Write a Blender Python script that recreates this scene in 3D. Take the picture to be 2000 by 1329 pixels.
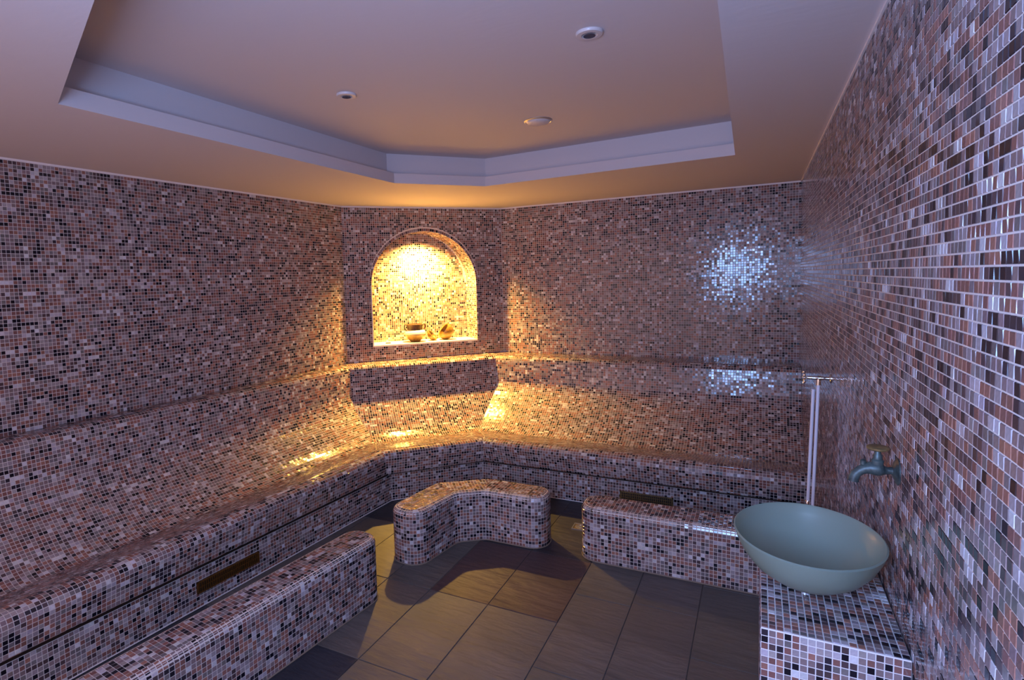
import bpy, bmesh, math, random
import numpy as np
from mathutils import Vector, Matrix
random.seed(7)
R = random.random
# ---------------------------------------------------------------- clearing
for o in list(bpy.data.objects): bpy.data.objects.remove(o)
sc = bpy.context.scene
COL = sc.collection
# ---------------------------------------------------------------- camera
CAM = Vector((-0.316, 0.0, 1.745))
YAW, PIT, ROL, FPX = 0.49014, 0.07251, -0.02949, 1120.0
r0 = Vector((math.cos(YAW), math.sin(YAW), 0))
f0 = Vector((-math.sin(YAW)*math.cos(PIT), math.cos(YAW)*math.cos(PIT), -math.sin(PIT)))
u0 = r0.cross(f0)
cr = r0*math.cos(ROL) + u0*math.sin(ROL)
cu = u0*math.cos(ROL) - r0*math.sin(ROL)
cd = bpy.data.cameras.new('camera')
cam = bpy.data.objects.new('camera', cd); COL.objects.link(cam)
m3 = Matrix((cr, cu, -f0)).transposed()
cam.matrix_world = Matrix.Translation(CAM) @ m3.to_4x4()
cd.sensor_width = 36; cd.lens = FPX/2000*36
cd.shift_x = 0.05775; cd.shift_y = -0.01764
cd.clip_start = 0.02
sc.camera = cam
def pix(P):
    d = Vector(P) - CAM
    z = d.dot(f0)
    if z < .05: return None
    return (1000-115.5+FPX*d.dot(cr)/z, 664.5-35.3-FPX*d.dot(cu)/z)
# ---------------------------------------------------------------- world, light, exposure
w = bpy.data.worlds.new('world'); sc.world = w; w.use_nodes = True
WBG = w.node_tree.nodes['Background']
WBG.inputs[0].default_value = (0.76, 0.47, 0.44, 1); WBG.inputs[1].default_value = 0.98
def light(name, kind, loc, power, col, **kw):
    l = bpy.data.lights.new(name, kind); l.energy = power; l.color = col
    o = bpy.data.objects.new(name, l); COL.objects.link(o); o.location = loc
    for k, v in kw.items():
        if k == 'rot': o.rotation_euler = v
        else: setattr(l, k, v)
    return o
# bluish daylight through the open doorway behind the photographer
light('doorway_daylight', 'AREA', (-0.66, -0.30, 1.78), 38, (0.26, 0.48, 1.0), shape='RECTANGLE', size=.5, size_y=.7, rot=(math.radians(90), 0, 0))
# warm halogen downlight hidden behind the niche arch
NL = light('niche_halogen', 'SPOT', (-3.372, 5.114, 2.205), 480, (1.0, 0.56, 0.10), shadow_soft_size=0.032, spot_size=math.radians(140), spot_blend=1.0)
NL.rotation_euler = Vector((-.06, .055, -1)).to_track_quat('-Z', 'Y').to_euler()
sc.view_settings.view_transform = 'Standard'
sc.view_settings.look = 'None'
sc.view_settings.gamma = 1
sc.view_settings.use_curve_mapping = False
sc.view_settings.exposure = 0.92
# ---------------------------------------------------------------- materials
def mat(name, col=(.5,.5,.5), rough=.5, metal=0, **kw):
    m = bpy.data.materials.new(name); m.use_nodes = True
    b = m.node_tree.nodes['Principled BSDF']
    b.inputs['Base Color'].default_value = (*col, 1); b.inputs['Roughness'].default_value = rough
    b.inputs['Metallic'].default_value = metal
    for k, v in kw.items(): b.inputs[k.replace('_', ' ')].default_value = v
    return m
def N(m, t, **kw):
    n = m.node_tree.nodes.new(t)
    for k, v in kw.items(): setattr(n, k, v)
    return n
def noise_bump(m, scale, strength, dist=.002, detail=4, stretch=None, rot=None):
    nt = m.node_tree; b = nt.nodes['Principled BSDF']
    tc = N(m, 'ShaderNodeTexCoord'); mp = N(m, 'ShaderNodeMapping'); n = N(m, 'ShaderNodeTexNoise'); bp = N(m, 'ShaderNodeBump')
    if stretch: mp.inputs['Scale'].default_value = stretch
    if rot: mp.inputs['Rotation'].default_value = rot
    n.inputs['Scale'].default_value = scale; n.inputs['Detail'].default_value = detail
    bp.inputs['Strength'].default_value = strength; bp.inputs['Distance'].default_value = dist
    nt.links.new(tc.outputs['Object'], mp.inputs[0]); nt.links.new(mp.outputs[0], n.inputs['Vector'])
    nt.links.new(n.outputs[0], bp.inputs['Height']); nt.links.new(bp.outputs[0], b.inputs['Normal'])
    return n
def noise_col(m, scale, c1, c2, detail=5, stretch=None, lo=.3, hi=.7):
    nt = m.node_tree; b = nt.nodes['Principled BSDF']
    tc = N(m, 'ShaderNodeTexCoord'); mp = N(m, 'ShaderNodeMapping'); n = N(m, 'ShaderNodeTexNoise'); r = N(m, 'ShaderNodeValToRGB')
    if stretch: mp.inputs['Scale'].default_value = stretch
    n.inputs['Scale'].default_value = scale; n.inputs['Detail'].default_value = detail
    r.color_ramp.elements[0].position = lo; r.color_ramp.elements[1].position = hi
    r.color_ramp.elements[0].color = (*c1, 1); r.color_ramp.elements[1].color = (*c2, 1)
    nt.links.new(tc.outputs['Object'], mp.inputs[0]); nt.links.new(mp.outputs[0], n.inputs['Vector'])
    nt.links.new(n.outputs[0], r.inputs[0]); nt.links.new(r.outputs[0], b.inputs['Base Color'])
M_TILE = mat('glass_mosaic', rough=.13, Specular_IOR_Level=.42)
nt = M_TILE.node_tree; at = N(M_TILE, 'ShaderNodeAttribute'); at.attribute_name = 'Col'
tcn = N(M_TILE, 'ShaderNodeTexCoord'); nn = N(M_TILE, 'ShaderNodeTexNoise'); nn.inputs['Scale'].default_value = 140; nn.inputs['Detail'].default_value = 2
mx = N(M_TILE, 'ShaderNodeMix'); mx.data_type = 'RGBA'; mx.blend_type = 'MULTIPLY'; mx.inputs[0].default_value = .55
rp = N(M_TILE, 'ShaderNodeValToRGB'); rp.color_ramp.elements[0].position = .3; rp.color_ramp.elements[0].color = (.7,.7,.7,1); rp.color_ramp.elements[1].position = .65
nt.links.new(tcn.outputs['Object'], nn.inputs['Vector']); nt.links.new(nn.outputs[0], rp.inputs[0])
nt.links.new(at.outputs['Color'], mx.inputs[6]); nt.links.new(rp.outputs[0], mx.inputs[7])
nt.links.new(mx.outputs[2], nt.nodes['Principled BSDF'].inputs['Base Color'])
M_GROUT = mat('cream_grout', (.62,.55,.52), .75); noise_bump(M_GROUT, 300, .3, .0005)
M_PLASTER = mat('ceiling_paint', (.60,.55,.56), .8); noise_bump(M_PLASTER, 9, .25, .004, 6, (1,2.5,1))
M_TRIM = mat('sealant', (.75,.70,.70), .5)
M_CHROME = mat('chrome', (.85,.86,.88), .08, 1)
M_HOSE = mat('white_hose', (.72,.72,.82), .3)
M_BRONZE = mat('verdigris_bronze', (.06,.08,.08), .45, .3); noise_col(M_BRONZE, 45, (.018,.026,.028), (.09,.125,.12)); noise_bump(M_BRONZE, 60, .5, .001)
M_BRASS = mat('aged_brass', (.30,.22,.08), .4, .7); noise_col(M_BRASS, 50, (.16,.12,.06), (.36,.27,.12))
M_GRILLE = mat('bronze_grille', (.22,.11,.03), .35, .8); noise_bump(M_GRILLE, 80, .3, .001)
M_DARK = mat('dark_recess', (.012,.01,.012), .8)
M_STEEL = mat('brushed_steel', (.55,.53,.50), .35, .9)
M_LAMPRING = mat('lamp_ring_enamel', (.62,.56,.55), .3)
M_LENS = mat('dark_lens', (.03,.05,.09), .05, 0)
M_GLASS = mat('frosted_green_glass', (.50,.62,.53), .30, 0, Transmission_Weight=.70, IOR=1.45)
noise_bump(M_GLASS, 60, .05, .001)
M_POT = mat('ochre_pottery', (.45,.24,.05), .45); noise_col(M_POT, 25, (.10,.045,.010), (.20,.11,.025)); noise_bump(M_POT, 60, .3, .001)
M_POTW = mat('blown_out_pottery', (.80,.74,.60), .5); noise_bump(M_POTW, 60, .2, .001)  # near-white paints the blown-out lamp glare on the pot shoulder
M_POTD = mat('dark_pottery', (.16,.06,.03), .4); noise_col(M_POTD, 30, (.035,.014,.010), (.08,.032,.018))
# ---------------------------------------------------------------- helpers
def link(name, me, parent=None, kind=None, label=None, cat=None, group=None, loc=None):
    o = bpy.data.objects.new(name, me); COL.objects.link(o)
    if parent: o.parent = parent
    if loc is not None: o.location = loc
    if kind: o['kind'] = kind
    if label: o['label'] = label
    if cat: o['category'] = cat
    if group: o['group'] = group
    return o
def empty(name, loc, label, cat, group=None):
    o = link(name, None, None, None, label, cat, group, loc)
    o.empty_display_size = .05
    return o
def mesh(name, verts, faces, m, smooth=False, cols=None):
    me = bpy.data.meshes.new(name); me.from_pydata([tuple(v) for v in verts], [], faces)
    me.materials.append(m)
    if cols is not None:
        a = me.color_attributes.new('Col', 'FLOAT_COLOR', 'POINT')
        arr = np.ones((len(verts), 4), dtype=np.float32); arr[:, :3] = cols
        a.data.foreach_set('color', arr.ravel())
    if smooth: me.polygons.foreach_set('use_smooth', [True]*len(me.polygons))
    me.update()
    return me
def shift(verts, o):   # world -> parent-local (parents are unrotated empties)
    return [(v[0]-o[0], v[1]-o[1], v[2]-o[2]) for v in verts]
def bm_mesh(name, bm, m, smooth=True, angle=40):
    bmesh.ops.recalc_face_normals(bm, faces=bm.faces)
    me = bpy.data.meshes.new(name); bm.to_mesh(me); bm.free(); me.materials.append(m)
    if smooth:
        me.polygons.foreach_set('use_smooth', [True]*len(me.polygons))
        me.set_sharp_from_angle(angle=math.radians(angle))
    return me
def lathe(bm, prof, n=32, c=(0,0,0), axis='z', sx=1, sy=1, closed=False):
    rings = []
    for (r, z) in prof:
        ring = []
        for i in range(n):
            a = 2*math.pi*i/n
            p = (r*math.cos(a)*sx, r*math.sin(a)*sy, z)
            if axis == 'x': p = (p[2], p[0], p[1])
            if axis == 'y': p = (p[0], p[2], p[1])
            ring.append(bm.verts.new((p[0]+c[0], p[1]+c[1], p[2]+c[2])))
        rings.append(ring)
    k = len(rings)
    for j in range(k if closed else k-1):
        a, b = rings[j], rings[(j+1) % k]
        for i in range(n): bm.faces.new((a[i], a[(i+1)%n], b[(i+1)%n], b[i]))
    if not closed:
        if prof[0][0] > 1e-5: bm.faces.new(rings[0][::-1])
        if prof[-1][0] > 1e-5: bm.faces.new(rings[-1])
    bmesh.ops.remove_doubles(bm, verts=bm.verts, dist=1e-6)
def tube(bm, pts, rad, n=12, cap=True):
    pts = [Vector(p) for p in pts]; rings = []
    if not hasattr(rad, '__len__'): rad = [rad]*len(pts)
    prev = None
    for i, p in enumerate(pts):
        t = (pts[min(i+1, len(pts)-1)] - pts[max(i-1, 0)]).normalized()
        if prev is None:
            x = t.orthogonal().normalized()
        else:
            x = (prev - t*prev.dot(t)).normalized()
        prev = x; y = t.cross(x)
        rings.append([bm.verts.new(p + (x*math.cos(2*math.pi*k/n) + y*math.sin(2*math.pi*k/n))*rad[i]) for k in range(n)])
    for a, b in zip(rings[:-1], rings[1:]):
        for k in range(n): bm.faces.new((a[k], a[(k+1)%n], b[(k+1)%n], b[k]))
    if cap: bm.faces.new(rings[0][::-1]); bm.faces.new(rings[-1])
def box(bm, lo, hi, bev=0):
    vs = [bm.verts.new((x, y, z)) for x in (lo[0], hi[0]) for y in (lo[1], hi[1]) for z in (lo[2], hi[2])]
    fs = [bm.faces.new([vs[i] for i in f]) for f in ((0,1,3,2),(4,6,7,5),(0,4,5,1),(2,3,7,6),(0,2,6,4),(1,5,7,3))]
    if bev:
        es = list({e for f in fs for e in f.edges}); bmesh.ops.bevel(bm, geom=es, offset=bev, segments=2, affect='EDGES', profile=.5)
# ---------------------------------------------------------------- mosaic tiles
P = 0.0215; GAP = 0.0026
PAL = [((.010,.009,.016),.095),((.030,.024,.034),.05),((.085,.055,.060),.10),((.21,.098,.085),.17),((.29,.135,.105),.11),
       ((.23,.165,.170),.18),((.17,.145,.150),.11),((.31,.26,.27),.105),((.42,.375,.41),.06),((.56,.54,.58),.035)]
PC = np.cumsum([p[1] for p in PAL]); PC = PC/PC[-1]
last = [0]
def tcol():
    k = last[0] if R() < .16 else int(np.searchsorted(PC, R()))   # neighbours now and then repeat
    last[0] = k; c = PAL[k][0]; f = .85+.3*R()
    return (c[0]*f, c[1]*f*(.97+.06*R()), c[2]*f*(.95+.1*R()))
class Tiles:
    def __init__(s): s.items = []
    def add(s, poly, n, gap=GAP, h=.0015, col=None):
        """poly: corners of the tile cell on the surface (already without the joint), n: outward normal"""
        c = [sum(p[i] for p in poly)/len(poly) for i in range(3)]
        s.items.append((poly, n, c, col or tcol(), h))
    @staticmethod
    def geo(it):
        poly, n, c, col, h = it
        k = len(poly)
        tx, ty, tz = (R()-.5)*.06, (R()-.5)*.06, (R()-.5)*.06
        V = []
        for p in poly: V.append((p[0], p[1], p[2]))
        size = max(abs(poly[0][i]-poly[2][i]) for i in range(3)) + 1e-6
        s = max(.5, 1-.0016/size)
        for p in poly:
            q = [c[i]+(p[i]-c[i])*s for i in range(3)]
            d = h + (q[0]-c[0])*tx + (q[1]-c[1])*ty + (q[2]-c[2])*tz
            V.append((q[0]+n[0]*d, q[1]+n[1]*d, q[2]+n[2]*d))
        F = [tuple(range(k, 2*k))] + [(i, (i+1)%k, k+(i+1)%k, k+i) for i in range(k)]
        return V, F, col
    def build(s, parent, org, singles=0, name='mosaic_tile'):
        items = s.items
        rest = items
        if singles:
            sc_ = []
            for i, it in enumerate(items):
                if (CAM[0]-it[2][0])*it[1][0]+(CAM[1]-it[2][1])*it[1][1]+(CAM[2]-it[2][2])*it[1][2] <= 0: continue
                q = [pix(p) for p in it[0]]
                if any(a is None or not (0 <= a[0] <= 2000 and 0 <= a[1] <= 1329) for a in q): continue
                A = abs(sum(q[j][0]*q[(j+1)%len(q)][1]-q[(j+1)%len(q)][0]*q[j][1] for j in range(len(q))))/2
                sc_.append((A, i))
            sc_.sort(reverse=True); sel = {i for _, i in sc_[:singles]}
            for i in sel:
                V, F, col = s.geo(items[i]); c = items[i][2]
                me = mesh(name, shift(V, c), F, M_TILE, cols=col)
                link(name, me, parent, loc=(c[0]-org[0], c[1]-org[1], c[2]-org[2]))
            rest = [it for i, it in enumerate(items) if i not in sel]
        V, F, C = [], [], []
        for it in rest:
            v, f, col = s.geo(it); o = len(V); V += v; F += [tuple(a+o for a in g) for g in f]; C += [col]*len(v)
        me = mesh('mosaic_tiles', shift(V, org), F, M_TILE, cols=np.array(C, dtype=np.float32))
        link('mosaic_tiles', me, parent, kind='stuff')
def clip(poly, a, nrm):   # 2-D: keep the side where (p-a).n <= 0
    out = []
    for i in range(len(poly)):
        p, q = poly[i], poly[(i+1) % len(poly)]
        dp = (p[0]-a[0])*nrm[0]+(p[1]-a[1])*nrm[1]; dq = (q[0]-a[0])*nrm[0]+(q[1]-a[1])*nrm[1]
        if dp <= 0: out.append(p)
        if dp*dq < 0:
            t = dp/(dp-dq); out.append((p[0]+(q[0]-p[0])*t, p[1]+(q[1]-p[1])*t))
    return out
def area2(p): return abs(sum(p[i][0]*p[(i+1)%len(p)][1]-p[(i+1)%len(p)][0]*p[i][1] for i in range(len(p))))/2
def plane_tiles(T, O, U, V, n, u0_, u1_, v0_, v1_, pu=P, pv=None, filt=None, gap=GAP):
    pv = pv or pu
    O, U, V, n = map(Vector, (O, U, V, n))
    nu = max(1, math.ceil((u1_-u0_)/pu-.25)); nv = max(1, math.ceil((v1_-v0_)/pv-.25)); g = gap/2
    for j in range(nv):
        for i in range(nu):
            a, b = u0_+i*pu, min(u0_+(i+1)*pu, u1_); c, d = v0_+j*pv, min(v0_+(j+1)*pv, v1_)
            poly = [(a+g, c+g), (b-g, c+g), (b-g, d-g), (a+g, d-g)]
            if filt:
                poly = filt(poly)
                if not poly: continue
            if len(poly) < 3 or area2(poly) < .12*pu*pv: continue
            T.add([tuple(O+U*p[0]+V*p[1]) for p in poly], tuple(n))
# ---------------------------------------------------------------- room numbers
TL = -0.03992; D = 5.688; HC = 2.493; ZT = 2.73
C1 = Vector((-3.883, 4.458)); C2 = Vector((-2.732, 5.688)); C3 = Vector((0.0, 5.688))
ld = Vector((math.sin(TL), -math.cos(TL)))               # along the left wall towards the camera
nl = Vector((-ld.y, ld.x));  nl = nl if nl.x > 0 else -nl
dw = (C2-C1).normalized(); nd = Vector((dw.y, -dw.x))     # along / out of the corner wall
YN = -0.62                                                # where the room opens to the doorway
LEN_L = (C1.y-YN)/abs(ld.y)
def v3(a, z): return (a[0], a[1], z)
def quad_obj(name, pts, m, parent=None, kind=None, thick=.06, n=None):
    """a plate: pts = front face, thickened away from n"""
    n = Vector(n); k = len(pts); V = [Vector(p) for p in pts] + [Vector(p)-n*thick for p in pts]
    F = [tuple(range(k)), tuple(range(2*k-1, k-1, -1))] + [(i, k+i, k+(i+1)%k, (i+1)%k) for i in range(k)]
    return link(name, mesh(name, V, F, m), parent, kind)
# ---------------------------------------------------------------- floor
fl = quad_obj('floor', [(-4.2,YN,-.004), (.05,YN,-.004), (.05,5.8,-.004), (-4.2,5.8,-.004)], mat('floor_joint', (.085,.072,.066), .7), None, 'structure', .05, (0,0,1))
def slate(name, c1, c2, rough=.42):
    m = mat(name, c1, rough+.12); noise_col(m, 2.2, c1, c2, 8, (1,1.6,1))
    noise_bump(m, 6, .8, .014, 9, (.8,3.2,1), (0,0,.55)); return m
SL = [slate('slate_grey', (.085,.078,.076), (.130,.115,.110)), slate('slate_brown', (.094,.080,.072), (.138,.118,.106)), slate('slate_olive', (.086,.080,.075), (.125,.116,.106)),
      slate('slate_shadow_tint', (.052,.032,.037), (.088,.056,.060)), slate('slate_blue', (.020,.021,.030), (.048,.048,.060), .33)]  # the plum one paints the reddish footrest shadow into its slabs
xs = [-3.86,-3.53,-3.20,-2.87,-2.54,-2.235,-1.945,-1.585,-1.20,-.895,-.575,-.25,.02]
yl = [.0,.68,1.345,2.02,2.685,3.36,4.03,4.70,5.37,5.69]
for i in range(len(xs)-1):
    off = {9:-.33, 10:.0, 8:.30}.get(i, 0)
    ys = [YN] + [y+off for y in yl if YN+.05 < y+off < 5.68] + [5.69]
    for a, b in zip(ys[:-1], ys[1:]):
        bm = bmesh.new(); g = .0025; hx = (xs[i+1]-xs[i])/2-g; hy = (b-a)/2-g
        dz = (R()-.5)*.0016
        box(bm, (-hx,-hy,-.01), (hx,hy,0), .0015)
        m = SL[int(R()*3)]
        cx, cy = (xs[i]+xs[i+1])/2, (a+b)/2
        if i == 7 and 2.6 < cy < 3.3: m = SL[3]  # slab in the footrest shadow, shade put into its colour
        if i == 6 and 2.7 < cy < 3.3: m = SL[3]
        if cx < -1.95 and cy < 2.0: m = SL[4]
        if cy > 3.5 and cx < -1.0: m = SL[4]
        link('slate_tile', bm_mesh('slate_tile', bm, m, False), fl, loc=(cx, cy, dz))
# ---------------------------------------------------------------- walls
WB = .9   # the mosaic starts a little below the bench ledge
# left wall
wl = quad_obj('wall_left', [v3(C1,-.0), v3(C1,HC), v3(C1+ld*LEN_L,HC), v3(C1+ld*LEN_L,0)], M_GROUT, None, 'structure', .1, v3(nl,0))
T = Tiles(); plane_tiles(T, v3(C1,0), v3(ld,0), (0,0,1), v3(nl,0), 0, LEN_L-.75, .955, HC); T.build(wl, (0,0,0))
# back wall
wb = quad_obj('wall_back', [v3(C2,0), v3(C2,HC), v3(C3,HC), v3(C3,0)], M_GROUT, None, 'structure', .1, (0,-1,0))
T = Tiles(); plane_tiles(T, v3(C3,0), (-1,0,0), (0,0,1), (0,-1,0), 0, C3.x-C2.x, .955, HC); T.build(wb, (0,0,0))
# right wall
wr = quad_obj('wall_right', [(0,YN,0), (0,D,0), (0,D,HC), (0,YN,HC)], M_GROUT, None, 'structure', .1, (-1,0,0))
PR = .0228
T = Tiles(); plane_tiles(T, (0,D,0), (0,-1,0), (0,0,1), (-1,0,0), 0, D-.15, .01, HC, PR); T.build(wr, (0,0,0), 300)
# corner wall with the arched niche
LW = (C2-C1).length; NS0, NS1, NZ0, = .268, 1.378, 1.112; NC = (NS0+NS1)/2; NR = (NS1-NS0)/2; NSP = 1.715; ND = .31
def DW(s, z, d=0): return (C1.x+dw.x*s+nd.x*d, C1.y+dw.y*s+nd.y*d, z)
arch = [(NS0, NZ0)] + [(NC-NR*math.cos(a), NSP+NR*.965*math.sin(a)) for a in [math.pi*i/28 for i in range(29)]] + [(NS1, NZ0)]
# wall face around the opening: left, right, below and above pieces
V, F = [], []
def q4(*p):
    o = len(V); V.extend(p); F.append(tuple(range(o, o+len(p))))
q4(DW(0,0), DW(LW,0), DW(LW,NZ0), DW(0,NZ0)); q4(DW(0,NZ0), DW(NS0,NZ0), DW(NS0,HC), DW(0,HC)); q4(DW(NS1,NZ0), DW(LW,NZ0), DW(LW,HC), DW(NS1,HC))
for a, b in zip(arch[1:-2], arch[2:-1]): q4(DW(*a), DW(*b), DW(b[0],HC), DW(a[0],HC))
wc = link('wall_corner', mesh('wall_corner', V, F, M_GROUT), None, 'structure')
# niche lining (reveal, back, shelf)
V, F = [], []
for (a, b) in zip(arch[:-1], arch[1:]): q4(DW(*a), DW(*a,-ND), DW(*b,-ND), DW(*b))
q4(*[DW(*p,-ND) for p in arch])
lining = link('niche_lining', mesh('niche_lining', V, F, M_GROUT), wc)
shelf = bmesh.new()
vs = [shelf.verts.new(DW(s,z,d)) for s in (NS0,NS1) for z in (NZ0-.012,NZ0+.004) for d in (-ND,.004)]
for f in ((0,1,3,2),(4,6,7,5),(0,4,5,1),(2,3,7,6),(0,2,6,4),(1,5,7,3)): shelf.faces.new([vs[i] for i in f])
link('niche_shelf', bm_mesh('niche_shelf', shelf, mat('white_shelf', (.78,.75,.70), .35), False), wc)
T = Tiles()
RW = P*.95
def outside(poly):
    cx = sum(p[0] for p in poly)/len(poly); cz = sum(p[1] for p in poly)/len(poly)
    if cz <= NSP:
        if cz < NZ0: return clip(poly, (0,NZ0-.003), (0,1))
        if cx < NC: return clip(poly, (NS0-.003,0), (1,0)) if cx < NS0 else None
        return clip(poly, (NS1+.003,0), (-1,0)) if cx > NS1 else None
    dx, dz = cx-NC, cz-NSP; l = math.hypot(dx, dz); rr = NR+RW+.004
    if l < rr-.004: return None
    return clip(poly, (NC+dx/l*rr, NSP+dz/l*rr), (-dx/l, -dz/l))
plane_tiles(T, DW(0,0), v3(dw,0), (0,0,1), v3(nd,0), 0, LW, .93, HC, filt=outside)
na = int(math.pi*(NR+RW/2)/P)
for i in range(na):     # ring of tiles round the arch
    a0, a1 = math.pi*i/na+.0018, math.pi*(i+1)/na-.0018
    pl = []
    for (a, r) in ((a0,NR+.002),(a1,NR+.002),(a1,NR+RW),(a0,NR+RW)): pl.append(DW(NC-r*math.cos(a), NSP+r*math.sin(a)*(.965 if r < NR+.01 else .98)))
    T.add(pl, v3(nd,0))
T.build(wc, (0,0,0))
T = Tiles()
def inside(poly):
    cx = sum(p[0] for p in poly)/len(poly); cz = sum(p[1] for p in poly)/len(poly)
    if cz <= NSP: return poly
    dx, dz = cx-NC, cz-NSP; l = math.hypot(dx, dz); rr = NR*.97-.002
    if l > rr: return None
    return clip(poly, (NC+dx/l*rr, NSP+dz/l*rr), (dx/l, dz/l))
plane_tiles(T, DW(0,0,-ND), v3(dw,0), (0,0,1), v3(nd,0), NS0, NS1, NZ0+.004, NSP+NR, filt=inside)
plane_tiles(T, DW(NS0,NZ0), v3(-nd,0), (0,0,1), v3(dw,0), 0, ND, .004, NSP-NZ0)
plane_tiles(T, DW(NS1,NZ0), v3(-nd,0), (0,0,1), v3(-dw,0), 0, ND, .004, NSP-NZ0)
for i in range(na):
    a0, a1 = math.pi*i/na+.0018, math.pi*(i+1)/na-.0018; am = (a0+a1)/2
    nrm = Vector(v3(dw,0))*math.cos(am)+Vector((0,0,-math.sin(am)))
    for j in range(int(ND/P)):
        d0, d1 = j*P+.001, (j+1)*P-.001
        T.add([DW(NC-NR*math.cos(a), NSP+NR*.965*math.sin(a), -d) for (a, d) in ((a0,d0),(a1,d0),(a1,d1),(a0,d1))], tuple(nrm))
T.build(lining, (0,0,0))
# lamp housing above the arch soffit
bm = bmesh.new(); lathe(bm, [(.045,0),(.045,.03),(.03,.03),(.03,.01),(0,.01)], 20)
lh = link('niche_lamp', bm_mesh('niche_lamp', bm, M_CHROME), wc, loc=(NL.location.x, NL.location.y, NL.location.z+.045))
# ---------------------------------------------------------------- built-in bench (profile swept along three walls)
# keys: (z, d_left, d_corner, d_back); consecutive keys joined, rounded pieces sampled
def arcpts(ka, kb, kc, n=5):   # quadratic corner
    return [tuple((1-t)**2*ka[i]+2*t*(1-t)*kb[i]+t*t*kc[i] for i in range(4)) for t in [j/n for j in range(1, n+1)]]
K = [(.955, 0,0,0), (.957, .125,.20,.27)]
K += arcpts(K[-1], (.957,.172,.245,.318), (.912,.178,.252,.326))
K += [(.70, .205,.285,.355)]
K += arcpts(K[-1], (.63,.222,.305,.378), (.56,.28,.37,.475), 5)
K += [(.42, .43,.505,.675)]
K += arcpts(K[-1], (.335,.525,.60,.80), (.325,.60,.69,.895), 6)
K += [(.43, .985,1.265,1.415)]
K += arcpts(K[-1], (.447,1.075,1.345,1.505), (.385,1.088,1.36,1.523), 5)
K += [(.248, 1.068,1.325,1.478)]
K += [(.238, 1.05,1.305,1.46), (.231, 1.005,1.245,1.395), (.222, 1.005,1.245,1.395), (.214, 1.038,1.255,1.42), (.03, 1.042,1.25,1.43), (.002, 1.042,1.25,1.43)]
K = np.array(K)
seg = [np.r_[0, np.cumsum(np.hypot(np.diff(K[:,0]), np.diff(K[:,1+s])))] for s in range(3)]
kv = np.r_[0, np.cumsum(np.hypot(np.diff(K[:,0]), np.diff(K[:,2])))]   # common parameter
def at_v(v, s):   # -> z, d
    return float(np.interp(v, kv, K[:,0])), float(np.interp(v, kv, K[:,1+s]))
secs = [(C1, ld, nl), (C1, dw, nd), (C3, Vector((-1,0)), Vector((0,-1)))]
TAPER = .022
def line_at(v, s):  # plan line of the profile point v in section s
    z, d = at_v(v, s); o, u, n = secs[s]
    if s == 0:   # the left run narrows slightly towards the camera
        k = TAPER*max(0, min(1, (d-.2)/.7))
        uu = (u - n*k).normalized(); return o+n*d, uu, z
    return o+n*d, u, z
def isect(p, u, q, w_):
    det = u.x*(-w_.y)+w_.x*u.y; r_ = q-p
    t = (r_.x*(-w_.y)+w_.x*r_.y)/det; return p+u*t
def ends(v, s):     # -> 3-D start, end of the strip line at v
    p, u, z = line_at(v, s)
    if s == 0:
        q, w_, _ = line_at(v, 1); a = isect(p, u, q, w_); b = p+u*((p.y-.35)/-u.y)
    elif s == 1:
        q, w_, _ = line_at(v, 0); a = isect(p, u, q, w_); q, w_, _ = line_at(v, 2); b = isect(p, u, q, w_)
    else:
        q, w_, _ = line_at(v, 1); b = isect(p, u, q, w_); a = Vector((-.003, p.y))
    return Vector((a.x, a.y, z)), Vector((b.x, b.y, z))
BO = Vector((-2.6, 3.9, 0))
bench = empty('tiled_bench', BO, 'long mosaic-tiled heated bench with sloping backrest running round three walls', 'bench')
bv, bf, grv = [], [], []
def rows_of(s):
    Ls = seg[s]; nrow = int(round(Ls[-1]/P)); return nrow, np.interp(np.linspace(0, Ls[-1], nrow+1), Ls, kv)
for s in range(3):
    prev = None
    for v in rows_of(s)[1]:
        a, b = ends(v, s); i = len(bv); bv += [a, b]
        if prev is not None:
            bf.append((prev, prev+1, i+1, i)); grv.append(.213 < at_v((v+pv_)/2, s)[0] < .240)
        prev = i; pv_ = v
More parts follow.
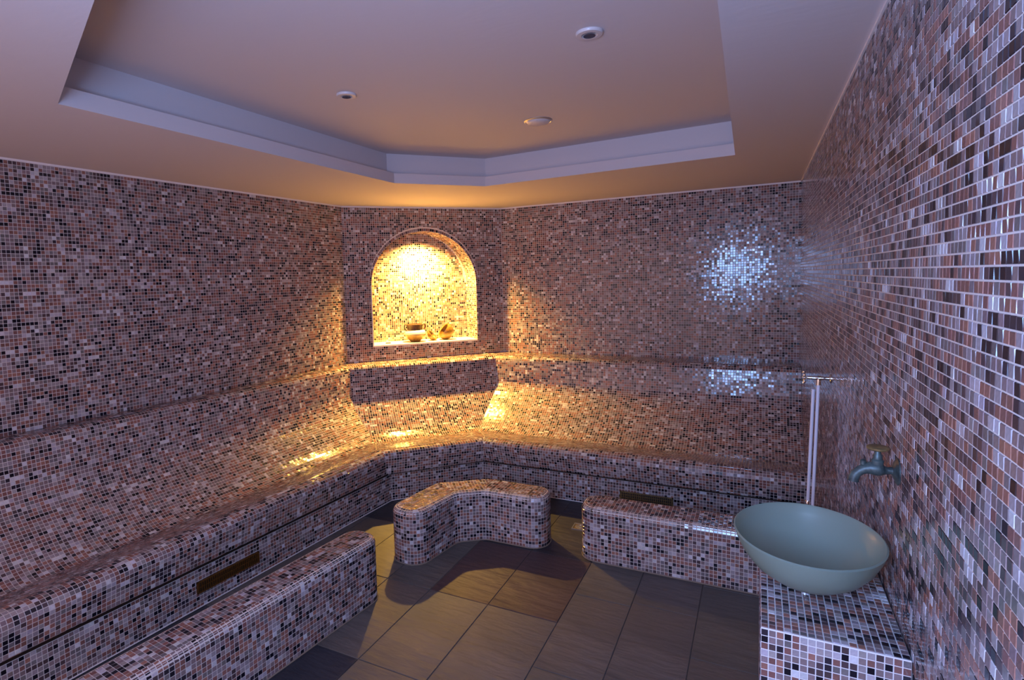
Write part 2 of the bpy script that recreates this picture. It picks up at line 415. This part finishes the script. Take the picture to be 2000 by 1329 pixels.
# end cap towards the camera
capL = [ends(v, 0)[1] for v in kv] + [Vector((*(C1+ld*((C1.y-.35)/-ld.y)), .002))]
o = len(bv); bv += capL; bf.append(tuple(range(o, o+len(capL))))
bme = mesh('bench_body', shift(bv, BO), bf, M_GROUT)
bme.materials.append(mat('shaded_groove', (.045,.022,.014), .7))  # dark brown paints in the shade under the lip
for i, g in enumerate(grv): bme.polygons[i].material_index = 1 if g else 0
link('bench_body', bme, bench)
T = Tiles()
for s in range(3):
    Ls = seg[s]; nrow, vb = rows_of(s)
    eg = GAP/2/Ls[-1]*kv[-1]
    u3 = Vector(v3(secs[s][1], 0))
    for j in range(nrow):
        zt, _ = at_v((vb[j]+vb[j+1])/2, s)
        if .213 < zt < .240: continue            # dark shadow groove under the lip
        if s == 0 and zt < .21:
            pass
        va, vc = vb[j]+eg, vb[j+1]-eg
        a0, b0 = ends(va, s); a1, b1 = ends(vc, s)
        # common along-coordinate measured from a fixed origin
        o3 = Vector(v3(secs[s][0], 0)); lu0 = (b0-a0).normalized(); lu1 = (b1-a1).normalized()
        ta0, tb0 = (a0-o3).dot(u3), (b0-o3).dot(u3); ta1, tb1 = (a1-o3).dot(u3), (b1-o3).dot(u3)
        nrm = lu0.cross((a1-a0) - lu0*(a1-a0).dot(lu0)).normalized()
        mid = (a0+b0)/2; inw = Vector((*secs[s][2], .35))
        if nrm.dot(inw) < 0: nrm = -nrm
        # offset of each line from the plain direction (for tapered lines)
        k0 = math.floor(min(ta0, ta1)/P); k1 = math.ceil(max(tb0, tb1)/P)
        for k in range(k0, k1):
            x0_, x1_ = k*P+GAP/2, (k+1)*P-GAP/2
            c0, c1 = max(x0_, ta0+.001), min(x1_, tb0-.001); e0, e1 = max(x0_, ta1+.001), min(x1_, tb1-.001)
            if c1-c0 < .003 and e1-e0 < .003: continue
            if c1 < c0: c0 = c1 = min(max((c0+c1)/2, ta0), tb0)
            if e1 < e0: e0 = e1 = min(max((e0+e1)/2, ta1), tb1)
            def pt(a, b, ta, tb, t): return a+(b-a)*((t-ta)/(tb-ta))
            T.add([tuple(pt(a0,b0,ta0,tb0,c0)), tuple(pt(a0,b0,ta0,tb0,c1)), tuple(pt(a1,b1,ta1,tb1,e1)), tuple(pt(a1,b1,ta1,tb1,e0))], tuple(nrm))
T.build(bench, BO)
# pale sealant line along the foot of the bench
bm = bmesh.new()
for s in range(3):
    a, b = ends(kv[-1], s); tube(bm, [tuple(Vector(a)-BO+Vector((0,0,.004))), tuple(Vector(b)-BO+Vector((0,0,.004)))], .0045, 6)
link('sealant_line', bm_mesh('sealant_line', bm, M_TRIM), bench)
# ---------------------------------------------------------------- foot rests
def fillet(pts, rad, n=7):
    out = []
    k = len(pts)
    for i in range(k):
        p, a, b = Vector(pts[i]), Vector(pts[i-1]), Vector(pts[(i+1)%k])
        u, v = (a-p).normalized(), (b-p).normalized(); th = u.angle(v); r = rad[i]
        if r <= 0: out.append(p); continue
        t = min(r/math.tan(th/2), .499*(a-p).length, .499*(b-p).length); r = t*math.tan(th/2)
        c = p+(u+v).normalized()*(r/math.sin(th/2)); s0, s1 = p+u*t-c, p+v*t-c
        a0 = math.atan2(s0.y, s0.x); da = (math.atan2(s1.y, s1.x)-a0+math.pi) % (2*math.pi)-math.pi
        for j in range(n+1): out.append(c+Vector((math.cos(a0+da*j/n), math.sin(a0+da*j/n)))*r)
    return out
def offs(path, hw, cap):
    """open polyline -> mitred outline (right side first), ends extended"""
    path = [Vector(p) for p in path]; nseg = len(path)-1
    d = [(path[i+1]-path[i]).normalized() for i in range(nseg)]
    L_, R_ = [], []
    for i, p in enumerate(path):
        if i == 0: q = p-d[0]*cap[0]; n = Vector((-d[0].y, d[0].x)); L_.append(q+n*hw); R_.append(q-n*hw)
        elif i == nseg: q = p+d[-1]*cap[1]; n = Vector((-d[-1].y, d[-1].x)); L_.append(q+n*hw); R_.append(q-n*hw)
        else:
            n0 = Vector((-d[i-1].y, d[i-1].x)); n1 = Vector((-d[i].y, d[i].x)); m = (n0+n1).normalized(); k = hw/m.dot(n0)
            L_.append(p+m*k); R_.append(p-m*k)
    return R_ + L_[::-1]
def footrest(label, path, hw, H, cap, endr, bendr=.09, square_end=False, org=None, pitch=P, singles=300):
    org = Vector(org); r = .032
    npt = len(path)
    t = empty('tiled_footrest', org, label, 'footrest', 'low mosaic footrests in front of the bench')
    def outline(ins, zc=1, n=7):
        c = (cap[0]-ins, cap[1]-(ins if not square_end else 0))
        pts = offs(path, hw-ins, c)
        rad = []
        for i in range(len(pts)):
            k = i if i < npt else 2*npt-1-i
            if k == 0: rad.append(max(.005, endr-ins))
            elif k == npt-1: rad.append(0.002 if square_end else max(.005, endr-ins))
            else: rad.append(bendr)
        return fillet(pts, rad, n)
    NN = 400
    def resample(pl, n):
        pl = pl+[pl[0]]; s = [0]
        for a, b in zip(pl[:-1], pl[1:]): s.append(s[-1]+(b-a).length)
        q = np.linspace(0, s[-1], n+1)[:-1]
        return np.interp(q, s, [p.x for p in pl]), np.interp(q, s, [p.y for p in pl]), s[-1]
    base = outline(0); X, Y, per = resample(base, NN)
    # outward normals
    def ring_at(ins):
        # offset the densely sampled base outline inwards along its own normals
        tx = np.roll(X,-1)-np.roll(X,1); ty = np.roll(Y,-1)-np.roll(Y,1); l = np.hypot(tx, ty); nx, ny = ty/l, -tx/l
        sgn = 1 if np.sum(X*np.roll(Y,-1)-Y*np.roll(X,-1)) > 0 else -1
        return X-nx*ins*sgn, Y-ny*ins*sgn, nx*sgn, ny*sgn
    # profile: (inset, z)
    prof = [(0,.004)]
    nz = int(round((H-r)/pitch)); z1 = H-r
    for j in range(1, nz+1): prof.append((0, .004+(z1-.004)*j/nz))
    nr_ = 3
    for j in range(1, nr_+1): a = math.pi/2*j/nr_; prof.append((r*(1-math.cos(a)), z1+r*math.sin(a)))
    bv, bf = [], []
    m_ = 100; step = NN//m_
    for (ins, z) in prof:
        rx, ry, _, _ = ring_at(ins)
        for i in range(0, NN, step): bv.append((rx[i]-org.x, ry[i]-org.y, z-org.z))
    for j in range(len(prof)-1):
        for i in range(m_): bf.append((j*m_+i, j*m_+(i+1)%m_, (j+1)*m_+(i+1)%m_, (j+1)*m_+i))
    bf.append(tuple(range((len(prof)-1)*m_, len(prof)*m_)))
    link('footrest_body', mesh('footrest_body', bv, bf, M_GROUT), t)
    T = Tiles(); nc = int(round(per/pitch))
    rows = [(prof[j], prof[j+1]) for j in range(nz)]
    ra = [(prof[nz], (r*(1-math.cos(math.pi/4)), z1+r*math.sin(math.pi/4))), ((r*(1-math.cos(math.pi/4)), z1+r*math.sin(math.pi/4)), (r, H))]
    for (pa, pb) in rows+ra:
        rh = math.hypot(pb[0]-pa[0], pb[1]-pa[1]); f = GAP/2/rh
        qa = (pa[0]+(pb[0]-pa[0])*f, pa[1]+(pb[1]-pa[1])*f); qb = (pb[0]-(pb[0]-pa[0])*f, pb[1]-(pb[1]-pa[1])*f)
        ax, ay, nx, ny = ring_at(qa[0]); bx, by, _, _ = ring_at(qb[0])
        dz_, di = qb[1]-qa[1], qb[0]-qa[0]; l = math.hypot(dz_, di)
        def g(A, u): return float(np.interp(u*NN/nc, np.arange(NN+1), np.r_[A, A[0]]))
        e = GAP/2/pitch
        for i in range(nc):
            u0_, u1_ = i+e, i+1-e; um = i+.5
            n = Vector((g(nx,um)*dz_/l, g(ny,um)*dz_/l, di/l)).normalized()
            T.add([(g(ax,u0_),g(ay,u0_),qa[1]), (g(ax,u1_),g(ay,u1_),qa[1]), (g(bx,u1_),g(by,u1_),qb[1]), (g(bx,u0_),g(by,u0_),qb[1])], tuple(n))
    # top: one grid per straight piece, clipped to it
    pts = offs(path, hw-r-.001, (cap[0]-r-.001, cap[1]-(r if not square_end else 0)))
    for s in range(npt-1):
        R0, R1, L1, L0 = pts[s], pts[s+1], pts[2*npt-2-s], pts[2*npt-1-s]
        rad = [endr-r if s == 0 else 0, (endr-r if (s == npt-2 and not square_end) else 0), (endr-r if (s == npt-2 and not square_end) else 0), endr-r if s == 0 else 0]
        region = fillet([R0, R1, L1, L0], [max(0, a-.001) for a in rad], 5)
        p0 = Vector(path[s]); u = (Vector(path[s+1])-p0).normalized(); n2 = Vector((-u.y, u.x))
        loc = [((q-p0).dot(u), (q-p0).dot(n2)) for q in region]
        if sum(loc[i][0]*loc[(i+1)%len(loc)][1]-loc[(i+1)%len(loc)][0]*loc[i][1] for i in range(len(loc))) < 0: loc = loc[::-1]
        x0_, x1_ = min(a[0] for a in loc), max(a[0] for a in loc)
        def f_(poly):
            for i in range(len(loc)):
                a, b = loc[i], loc[(i+1) % len(loc)]; ex, ey = b[0]-a[0], b[1]-a[1]; l = math.hypot(ex, ey)
                if l < 1e-6: continue
                poly = clip(poly, a, (ey/l, -ex/l))
                if len(poly) < 3: return None
            return poly
        wd = 2*(hw-r); nw = round(wd/pitch)
        plane_tiles(T, (p0.x, p0.y, H), v3(u,0), v3(n2,0), (0,0,1), x0_, x1_, -wd/2, wd/2, pitch, wd/nw, f_)
    T.build(t, org, singles)
    bm = bmesh.new(); rx, ry, _, _ = ring_at(-.002)
    tube(bm, [(rx[i]-org.x, ry[i]-org.y, .004) for i in list(range(0, NN, 4))+[0]], .0045, 6, False)
    link('sealant_line', bm_mesh('sealant_line', bm, mat('old_sealant', (.22,.17,.13), .6)), t)
    return t
footrest('long straight tiled footrest at the left, nearest the camera', [(-2.402,.95), (-2.262,2.43)], .104, .352, (0,.10), .085, org=(-2.34,1.7,0))
footrest('angled boomerang-shaped tiled footrest in the corner, golden light on its top', [(-2.235,2.985), (-2.185,3.335), (-1.955,3.505), (-1.63,3.505)], .122, .338, (.115,.115), .105, org=(-2.1,3.3,0))
footrest('straight tiled footrest at the right, partly hidden by the glass basin', [(-1.17,3.503), (-.01,3.503)], .122, .338, (.115,0), .10, square_end=True, org=(-.8,3.503,0))
# ---------------------------------------------------------------- ceiling
rim = [Vector(p) for p in [(-2.786,1.341), (-2.758,3.70), (-2.262,4.27), (-.453,4.166), (-.405,.55), (-.94,.55)]]
def inset_out(pl, d):
    out = []; k = len(pl)
    for i in range(k):
        a, p, b = pl[i-1], pl[i], pl[(i+1)%k]; u, v = (p-a).normalized(), (b-p).normalized()
        n0, n1 = Vector((-u.y, u.x)), Vector((-v.y, v.x)); m = (n0+n1).normalized(); out.append(p+m*(d/m.dot(n0)))
    return out
up_r = inset_out(rim, .085)
ce = link('ceiling', mesh('ceiling', [(-4.3,YN,ZT),(.1,YN,ZT),(.1,5.8,ZT),(-4.3,5.8,ZT),(-4.3,YN,ZT+.08),(.1,YN,ZT+.08),(.1,5.8,ZT+.08),(-4.3,5.8,ZT+.08)],
     [(0,1,2,3),(7,6,5,4),(0,4,5,1),(1,5,6,2),(2,6,7,3),(3,7,4,0)], M_PLASTER), None, 'structure')
# suspended soffit with the polygonal opening
bm = bmesh.new()
outer = [C1+ld*LEN_L, C1, C2, C3, Vector((0,YN))]
def loop(pl, z):
    vs = [bm.verts.new(v3(p, z)) for p in pl]; es = [bm.edges.new((vs[i], vs[(i+1)%len(vs)])) for i in range(len(vs))]; return vs, es
ov, oe = loop(outer, HC); iv, ie = loop(rim, HC)
bmesh.ops.triangle_fill(bm, edges=oe+ie, use_beauty=True)
link('soffit', bm_mesh('soffit', bm, M_PLASTER, False), ce)
V, F = [], []
k = len(rim); ZL = HC+.075
V = [v3(p,HC) for p in rim]+[v3(p,ZL) for p in rim]+[v3(p,ZL) for p in up_r]+[v3(p,ZT) for p in up_r]
for j in range(3):
    for i in range(k): F.append((j*k+i, j*k+(i+1)%k, (j+1)*k+(i+1)%k, (j+1)*k+i))
link('stepped_cornice', mesh('stepped_cornice', V, F, M_PLASTER), ce)
# thin pale edge strips at the top of the walls
for nm, a, b, n in (('trim_1', C1, C1+ld*LEN_L, nl), ('trim_2', C1, C2, nd), ('trim_3', C2, C3, Vector((0,-1))), ('trim_4', C3, Vector((0,YN)), Vector((-1,0)))):
    bm = bmesh.new(); z = HC-.006
    V = [v3(a,HC-.011), v3(b,HC-.011), v3(b+n*.007,HC-.011), v3(a+n*.007,HC-.011), v3(a,HC), v3(b,HC), v3(b+n*.007,HC), v3(a+n*.007,HC)]
    link(nm, mesh(nm, V, [(0,1,2,3),(4,7,6,5),(0,4,5,1),(1,5,6,2),(2,6,7,3),(3,7,4,0)], M_TRIM), None, 'structure')
def downlight(x, y, r, label):
    t = empty('ceiling_downlight', (x,y,ZT), label, 'light', 'unlit ceiling downlights')
    bm = bmesh.new(); lathe(bm, [(r,0),(r,-.006),(r*.93,-.011),(r*.6,-.012),(r*.5,-.006),(r*.42,.0),(r*.42,-.001)], 36)
    link('trim_ring', bm_mesh('trim_ring', bm, M_LAMPRING), t)
    bm = bmesh.new(); lathe(bm, [(r*.44,-.0135),(r*.44,-.0145),(0,-.0125)], 28); link('lens', bm_mesh('lens', bm, M_LENS), t)
    return t
downlight(-2.225, 2.47, .052, 'small unlit downlight with dark lens, farther left on the raised ceiling')
downlight(-.928, 2.395, .055, 'larger-looking unlit downlight with bluish lens, nearest the camera on the ceiling')
t = empty('ceiling_dome', (-1.545,3.52,ZT), 'plain shallow round cover cap on the ceiling above the right bench', 'ceiling fitting')
bm = bmesh.new(); lathe(bm, [(.088,0),(.088,-.004),(.080,-.008),(.078,-.006)], 36); link('rim', bm_mesh('rim', bm, M_STEEL), t)
bm = bmesh.new(); lathe(bm, [(.079,-.004),(.070,-.014),(.05,-.021),(.025,-.025),(0,-.026)], 36); link('cover', bm_mesh('cover', bm, M_LAMPRING), t)
# ---------------------------------------------------------------- pedestal
PX0, PX1, PY0, PY1, PH = -.303, -.004, 1.555, 2.16, .862
PO = Vector(((PX0+PX1)/2, (PY0+PY1)/2, 0))
ped = empty('tiled_pedestal', PO, 'tall square mosaic-tiled pedestal against the right wall under the basin', 'pedestal')
bm = bmesh.new(); box(bm, (PX0-PO.x, PY0-PO.y, 0), (PX1-PO.x, PY1-PO.y, PH), .0015); link('pedestal_body', bm_mesh('pedestal_body', bm, mat('pale_grout', (.70,.66,.66), .6), False), ped)
T = Tiles(); pw = (PX1-PX0)/18; g2 = .0022
plane_tiles(T, (PX0,PY0,PH), (1,0,0), (0,0,-1), (0,-1,0), 0, PX1-PX0, .002, PH, pw, pw*1.06, gap=g2)
plane_tiles(T, (PX0,PY0,PH), (1,0,0), (0,1,0), (0,0,1), 0, PX1-PX0, .002, PY1-PY0, pw, pw*1.06, gap=g2)
plane_tiles(T, (PX0,PY1,PH), (0,-1,0), (0,0,-1), (-1,0,0), 0, PY1-PY0, .002, PH, pw*1.06, pw*1.06, gap=g2)
plane_tiles(T, (PX1,PY1,PH), (-1,0,0), (0,0,-1), (0,1,0), 0, PX1-PX0, .002, PH, pw, pw*1.06, gap=g2)
T.build(ped, PO, 300)
# ---------------------------------------------------------------- glass basin
BX, BY, BZ = -.193, 1.80, PH
basin = empty('glass_basin', (BX,BY,BZ+.0022), 'round frosted green glass vessel basin on the tiled pedestal', 'basin')
RR = .187; top = .162; sx_, sy_ = .97, 1.19
outp = [(.030,.030),(.065,.034),(.104,.048),(.138,.074),(.163,.106),(.178,.137),(RR-.001,top-.003)]
inp = [(RR-.005,top),(RR-.010,top-.003),(.168,.138),(.153,.109),(.129,.080),(.098,.057),(.062,.044),(.024,.040)]
bm = bmesh.new(); lathe(bm, [(.024,.030)]+outp+inp, 72, sx=sx_, sy=sy_, closed=True)
link('bowl', bm_mesh('bowl', bm, M_GLASS), basin)
bm = bmesh.new(); lathe(bm, [(.026,.0),(.026,.004),(.019,.008),(.019,.023),(.034,.029),(.034,.031)], 28); link('mounting_ring', bm_mesh('mounting_ring', bm, M_CHROME), basin)
bm = bmesh.new(); lathe(bm, [(.031,.044),(.033,.050),(.024,.054),(.015,.049),(0,.048)], 28); link('drain', bm_mesh('drain', bm, M_CHROME), basin)
# ---------------------------------------------------------------- bronze tap on the right wall
TY, TZ = 1.765, 1.232
tap = empty('wall_tap', (0,TY,TZ), 'dark verdigris bronze bib tap with brass wheel handle on the right wall', 'tap')
bm = bmesh.new(); lathe(bm, [(.034,-.001),(.034,-.004),(.026,-.008),(.014,-.013)], 24, axis='x'); link('wall_flange', bm_mesh('wall_flange', bm, M_BRONZE), tap)
bm = bmesh.new()
tube(bm, [(-.010,0,0),(-.022,0,.0),(-.030,0,-.001),(-.036,0,0),(-.046,0,.002),(-.060,0,.002),(-.070,0,-.001),(-.080,0,-.007),(-.089,0,-.016),(-.093,0,-.027),(-.094,0,-.036)],
     [.010,.009,.011,.016,.018,.016,.013,.012,.012,.0125,.013], 16)
link('spout', bm_mesh('spout', bm, M_BRONZE), tap)
bm = bmesh.new(); lathe(bm, [(.013,0),(.014,.012),(.010,.016),(.010,.026),(.007,.030),(.007,.044)], 18, c=(-.044,0,.012)); link('valve_stem', bm_mesh('valve_stem', bm, M_BRONZE), tap)
bm = bmesh.new()
prof = [(0,.004),(.010,.004),(.014,.0),(.020,-.002),(.024,.001),(.0245,.005),(.020,.008),(.012,.008),(0,.010)]
lathe(bm, prof, 24, c=(-.044,0,.053)); link('wheel_handle', bm_mesh('wheel_handle', bm, M_BRASS), tap)
bm = bmesh.new(); lathe(bm, [(.007,0),(.007,.010),(.004,.013),(0,.014)], 12, c=(-.074,0,.010)); link('spout_knob', bm_mesh('spout_knob', bm, M_BRONZE), tap)
# ---------------------------------------------------------------- hose tap with hanging white hose
HY, HZ = 3.28, 1.216
ht = empty('hose_valve', (0,HY,HZ), 'chrome wall valve with small wheel near the far right corner', 'valve')
bm = bmesh.new(); lathe(bm, [(.022,-.001),(.022,-.005),(.012,-.009)], 24, axis='x'); link('wall_flange', bm_mesh('wall_flange', bm, M_CHROME), ht)
bm = bmesh.new(); tube(bm, [(-.006,0,0),(-.03,0,0),(-.05,0,0),(-.07,0,0),(-.10,0,0)], [.008,.008,.012,.009,.007], 14)
tube(bm, [(-.052,0,.004),(-.052,0,-.012),(-.052,0,-.034)], [.010,.011,.011], 14); link('valve_body', bm_mesh('valve_body', bm, M_CHROME), ht)
bm = bmesh.new(); lathe(bm, [(.005,-.118),(.010,-.116),(.010,-.108),(.005,-.104)], 16, axis='x')
for k in range(5):
    a = 2*math.pi*k/5; tube(bm, [(-.112,0,0),(-.112,.026*math.cos(a),.026*math.sin(a))], [.0035,.0035], 8)
    lathe(bm, [(0,-.0065),(.005,-.004),(.0065,0),(.005,.004),(0,.0065)], 8, c=(-.112,.028*math.cos(a),.028*math.sin(a)))
link('hand_wheel', bm_mesh('hand_wheel', bm, M_CHROME), ht)
hose = empty('rinse_hose', (-.052,HY,HZ), 'white rinse hose hanging in a long double loop from the chrome valve', 'hose')
L1 = .645
pts = [(0,0,-.030)]+[(.0005*0-.010*math.sin(t*math.pi*.5)*0-.016*t,0,-.03-(L1-.03)*t) for t in [i/14 for i in range(1,15)]]
bm = bmesh.new()
tube(bm, pts+[(-.020,-.002,-L1-.02),(-.028,-.004,-L1-.032),(-.036,-.004,-L1-.022),(-.0375,-.003,-L1)]+[(-.0375+.0165*t,-.003,-L1+(L1-.055)*t) for t in [i/14 for i in range(1,15)]], .0075, 12)
link('hose_tube', bm_mesh('hose_tube', bm, M_HOSE), hose)
bm = bmesh.new(); lathe(bm, [(.009,-.028),(.0115,-.022),(.0115,.01),(.009,.016)], 16, c=(-.0375,-.003,-L1+.012)); link('hose_connector', bm_mesh('hose_connector', bm, M_CHROME), hose)
# ---------------------------------------------------------------- vent grilles in the bench plinth
def grille(label, a, b, z0, z1, n2, mt, rows):
    a, b = Vector(a), Vector(b); u = (b-a).normalized(); L = (b-a).length; c = (a+b)/2
    t = empty('vent_grille', (c.x,c.y,(z0+z1)/2), label, 'vent', 'vent grilles in the bench plinth')
    t.rotation_euler = (0,0,math.atan2(u.y, u.x))
    s = 1 if Vector((-u.y, u.x)).dot(Vector(n2)) > 0 else -1
    h = (z1-z0)/2; w = L/2; fr = .007
    bm = bmesh.new()
    for lo, hi in (((-w,-h),(w,-h+fr)),((-w,h-fr),(w,h)),((-w,-h),(-w+fr,h)),((w-fr,-h),(w,h))): box(bm, (lo[0],min(0,s*.012),lo[1]), (hi[0],max(0,s*.012),hi[1]))
    link('grille_frame', bm_mesh('grille_frame', bm, mt, False), t)
    bm = bmesh.new(); box(bm, (-w+fr,min(0,s*.003),-h+fr), (w-fr,max(0,s*.003),h-fr)); link('dark_backing', bm_mesh('dark_backing', bm, M_DARK, False), t)
    nb = int(L/.013)
    sm = bmesh.new(); box(sm, (-.0022,min(s*.003,s*.011),-h+fr), (.0022,max(s*.003,s*.011),h-fr)); sme = bm_mesh('slat', sm, mt, False)
    for i in range(1, nb): link('slat', sme, t, loc=(-w+L*i/nb, 0, 0))
    for j in range(1, rows):
        rm = bmesh.new(); box(rm, (-w+fr,min(s*.004,s*.0115),-.0018), (w-fr,max(s*.004,s*.0115),.0018)); link('cross_bar', bm_mesh('cross_bar', rm, mt, False), t, loc=(0,0,-h+2*h*j/rows))
    return t
def plinth(s, y=None, x=None, z=.1):
    v = float(np.interp(-z, -K[-3:,0], kv[-3:])); a, b = ends(v, s); k = ((y-a.y)/(b.y-a.y)) if y is not None else ((x-a.x)/(b.x-a.x)); return (a+(b-a)*k).xy
zc = .122
pa, pb = plinth(0, y=1.97, z=zc), plinth(0, y=2.38, z=zc)
g1 = grille('bronze vent grille in the plinth of the left bench', pa+nl*.008, pb+nl*.008, zc-.032, zc+.032, nl, M_GRILLE, 2)
pa, pb = plinth(2, x=-1.215, z=.11), plinth(2, x=-.84, z=.11)
g2_ = grille('dark brass vent grille in the plinth behind the right footrest', pa+Vector((0,-.004)), pb+Vector((0,-.004)), .075, .142, (0,-1), M_BRASS, 3)
# ---------------------------------------------------------------- floor drain
t = empty('floor_drain', (-1.40,3.83,0), 'small square steel floor drain between the angled and right footrests', 'drain')
t.rotation_euler = (0,0,math.radians(2))
bm = bmesh.new()
for lo, hi in (((-.05,-.05),(.05,-.043)),((-.05,.043),(.05,.05)),((-.05,-.043),(-.043,.043)),((.043,-.043),(.05,.043))): box(bm, (*lo,-.001), (*hi,.0035))
link('drain_frame', bm_mesh('drain_frame', bm, M_STEEL, False), t)
bm = bmesh.new(); lathe(bm, [(.034,-.001),(.034,.002),(.026,.0025),(.026,.001)], 28); lathe(bm, [(.012,.001),(.012,.0025),(0,.003)], 16); link('drain_cover', bm_mesh('drain_cover', bm, M_STEEL), t)
bm = bmesh.new(); box(bm, (-.043,-.043,-.001), (.043,.043,.0008)); link('drain_plate', bm_mesh('drain_plate', bm, M_BRASS, False), t)
# ---------------------------------------------------------------- pots in the niche
ZS = NZ0+.004
def NP(s, d): p = DW(s, ZS, -d); return p
rz = math.atan2(dw.y, dw.x)
def thing_n(name, s, d, label, cat):
    t = empty(name, NP(s,d), label, cat); t.rotation_euler = (0,0,rz); return t
t = thing_n('two_handled_pot', .735, .145, 'squat two-handled pot with dark neck and ochre base on the niche shelf', 'pot')
bm = bmesh.new(); lathe(bm, [(0,0),(.048,0),(.050,.004),(.082,.036),(.108,.068),(.114,.080),(.106,.082),(0,.080)], 40); link('pot_base', bm_mesh('pot_base', bm, M_POT), t)
bm = bmesh.new(); lathe(bm, [(.112,.078),(.114,.088),(.106,.110),(.088,.124),(.080,.126)], 40); link('pot_shoulder', bm_mesh('pot_shoulder', bm, M_POTW), t)
bm = bmesh.new(); lathe(bm, [(.079,.122),(.080,.130),(.086,.170),(.090,.182),(.083,.184),(.078,.170),(.074,.130)], 40, closed=True); link('pot_neck', bm_mesh('pot_neck', bm, M_POTD), t)
for s in (-1, 1):
    bm = bmesh.new(); tube(bm, [(s*.080,0,.176),(s*.100,0,.184),(s*.112,0,.172),(s*.114,0,.152),(s*.106,0,.136),(s*.096,0,.120)], [.007,.007,.0075,.007,.0065,.006], 10)
    link('handle', bm_mesh('handle', bm, M_POTD), t)
def shell(r, th, ang, n=40, zs=1.0):
    pr = [(r*math.sin(a), -r*zs*math.cos(a)) for a in [ang*i/12 for i in range(13)]]
    pi_ = [((r-th)*math.sin(a), -(r-th)*zs*math.cos(a)) for a in [ang*i/12 for i in range(12,-1,-1)]]
    bm = bmesh.new(); lathe(bm, pr+pi_, n); return bm
t = thing_n('round_jug', 1.075, .16, 'round ochre jug tipped towards the left, its cut mouth facing the two-handled pot', 'jug')
bm = shell(.088, .012, math.radians(112)); bmesh.ops.rotate(bm, verts=bm.verts, cent=(0,0,0), matrix=Matrix.Rotation(math.radians(-52), 3, 'Y')); bmesh.ops.translate(bm, verts=bm.verts, vec=(.0,0,.088))
link('jug_body', bm_mesh('jug_body', bm, M_POT), t)
t = thing_n('half_shell_bowl', .935, .15, 'small half-round ochre bowl tilted open beside the round jug', 'bowl')
bm = shell(.064, .009, math.radians(84)); bmesh.ops.rotate(bm, verts=bm.verts, cent=(0,0,0), matrix=Matrix.Rotation(math.radians(42), 3, 'Y') @ Matrix.Rotation(math.radians(22), 3, 'X')); bmesh.ops.translate(bm, verts=bm.verts, vec=(0,0,.066))
link('bowl_shell', bm_mesh('bowl_shell', bm, M_POT), t)
t = thing_n('incense_piece', .44, .12, 'tiny dark flat piece at the left end of the niche shelf', 'ornament')
bm = bmesh.new(); box(bm, (-.026,-.010,0), (.026,.010,.010), .003); link('dark_piece', bm_mesh('dark_piece', bm, M_POTD), t)
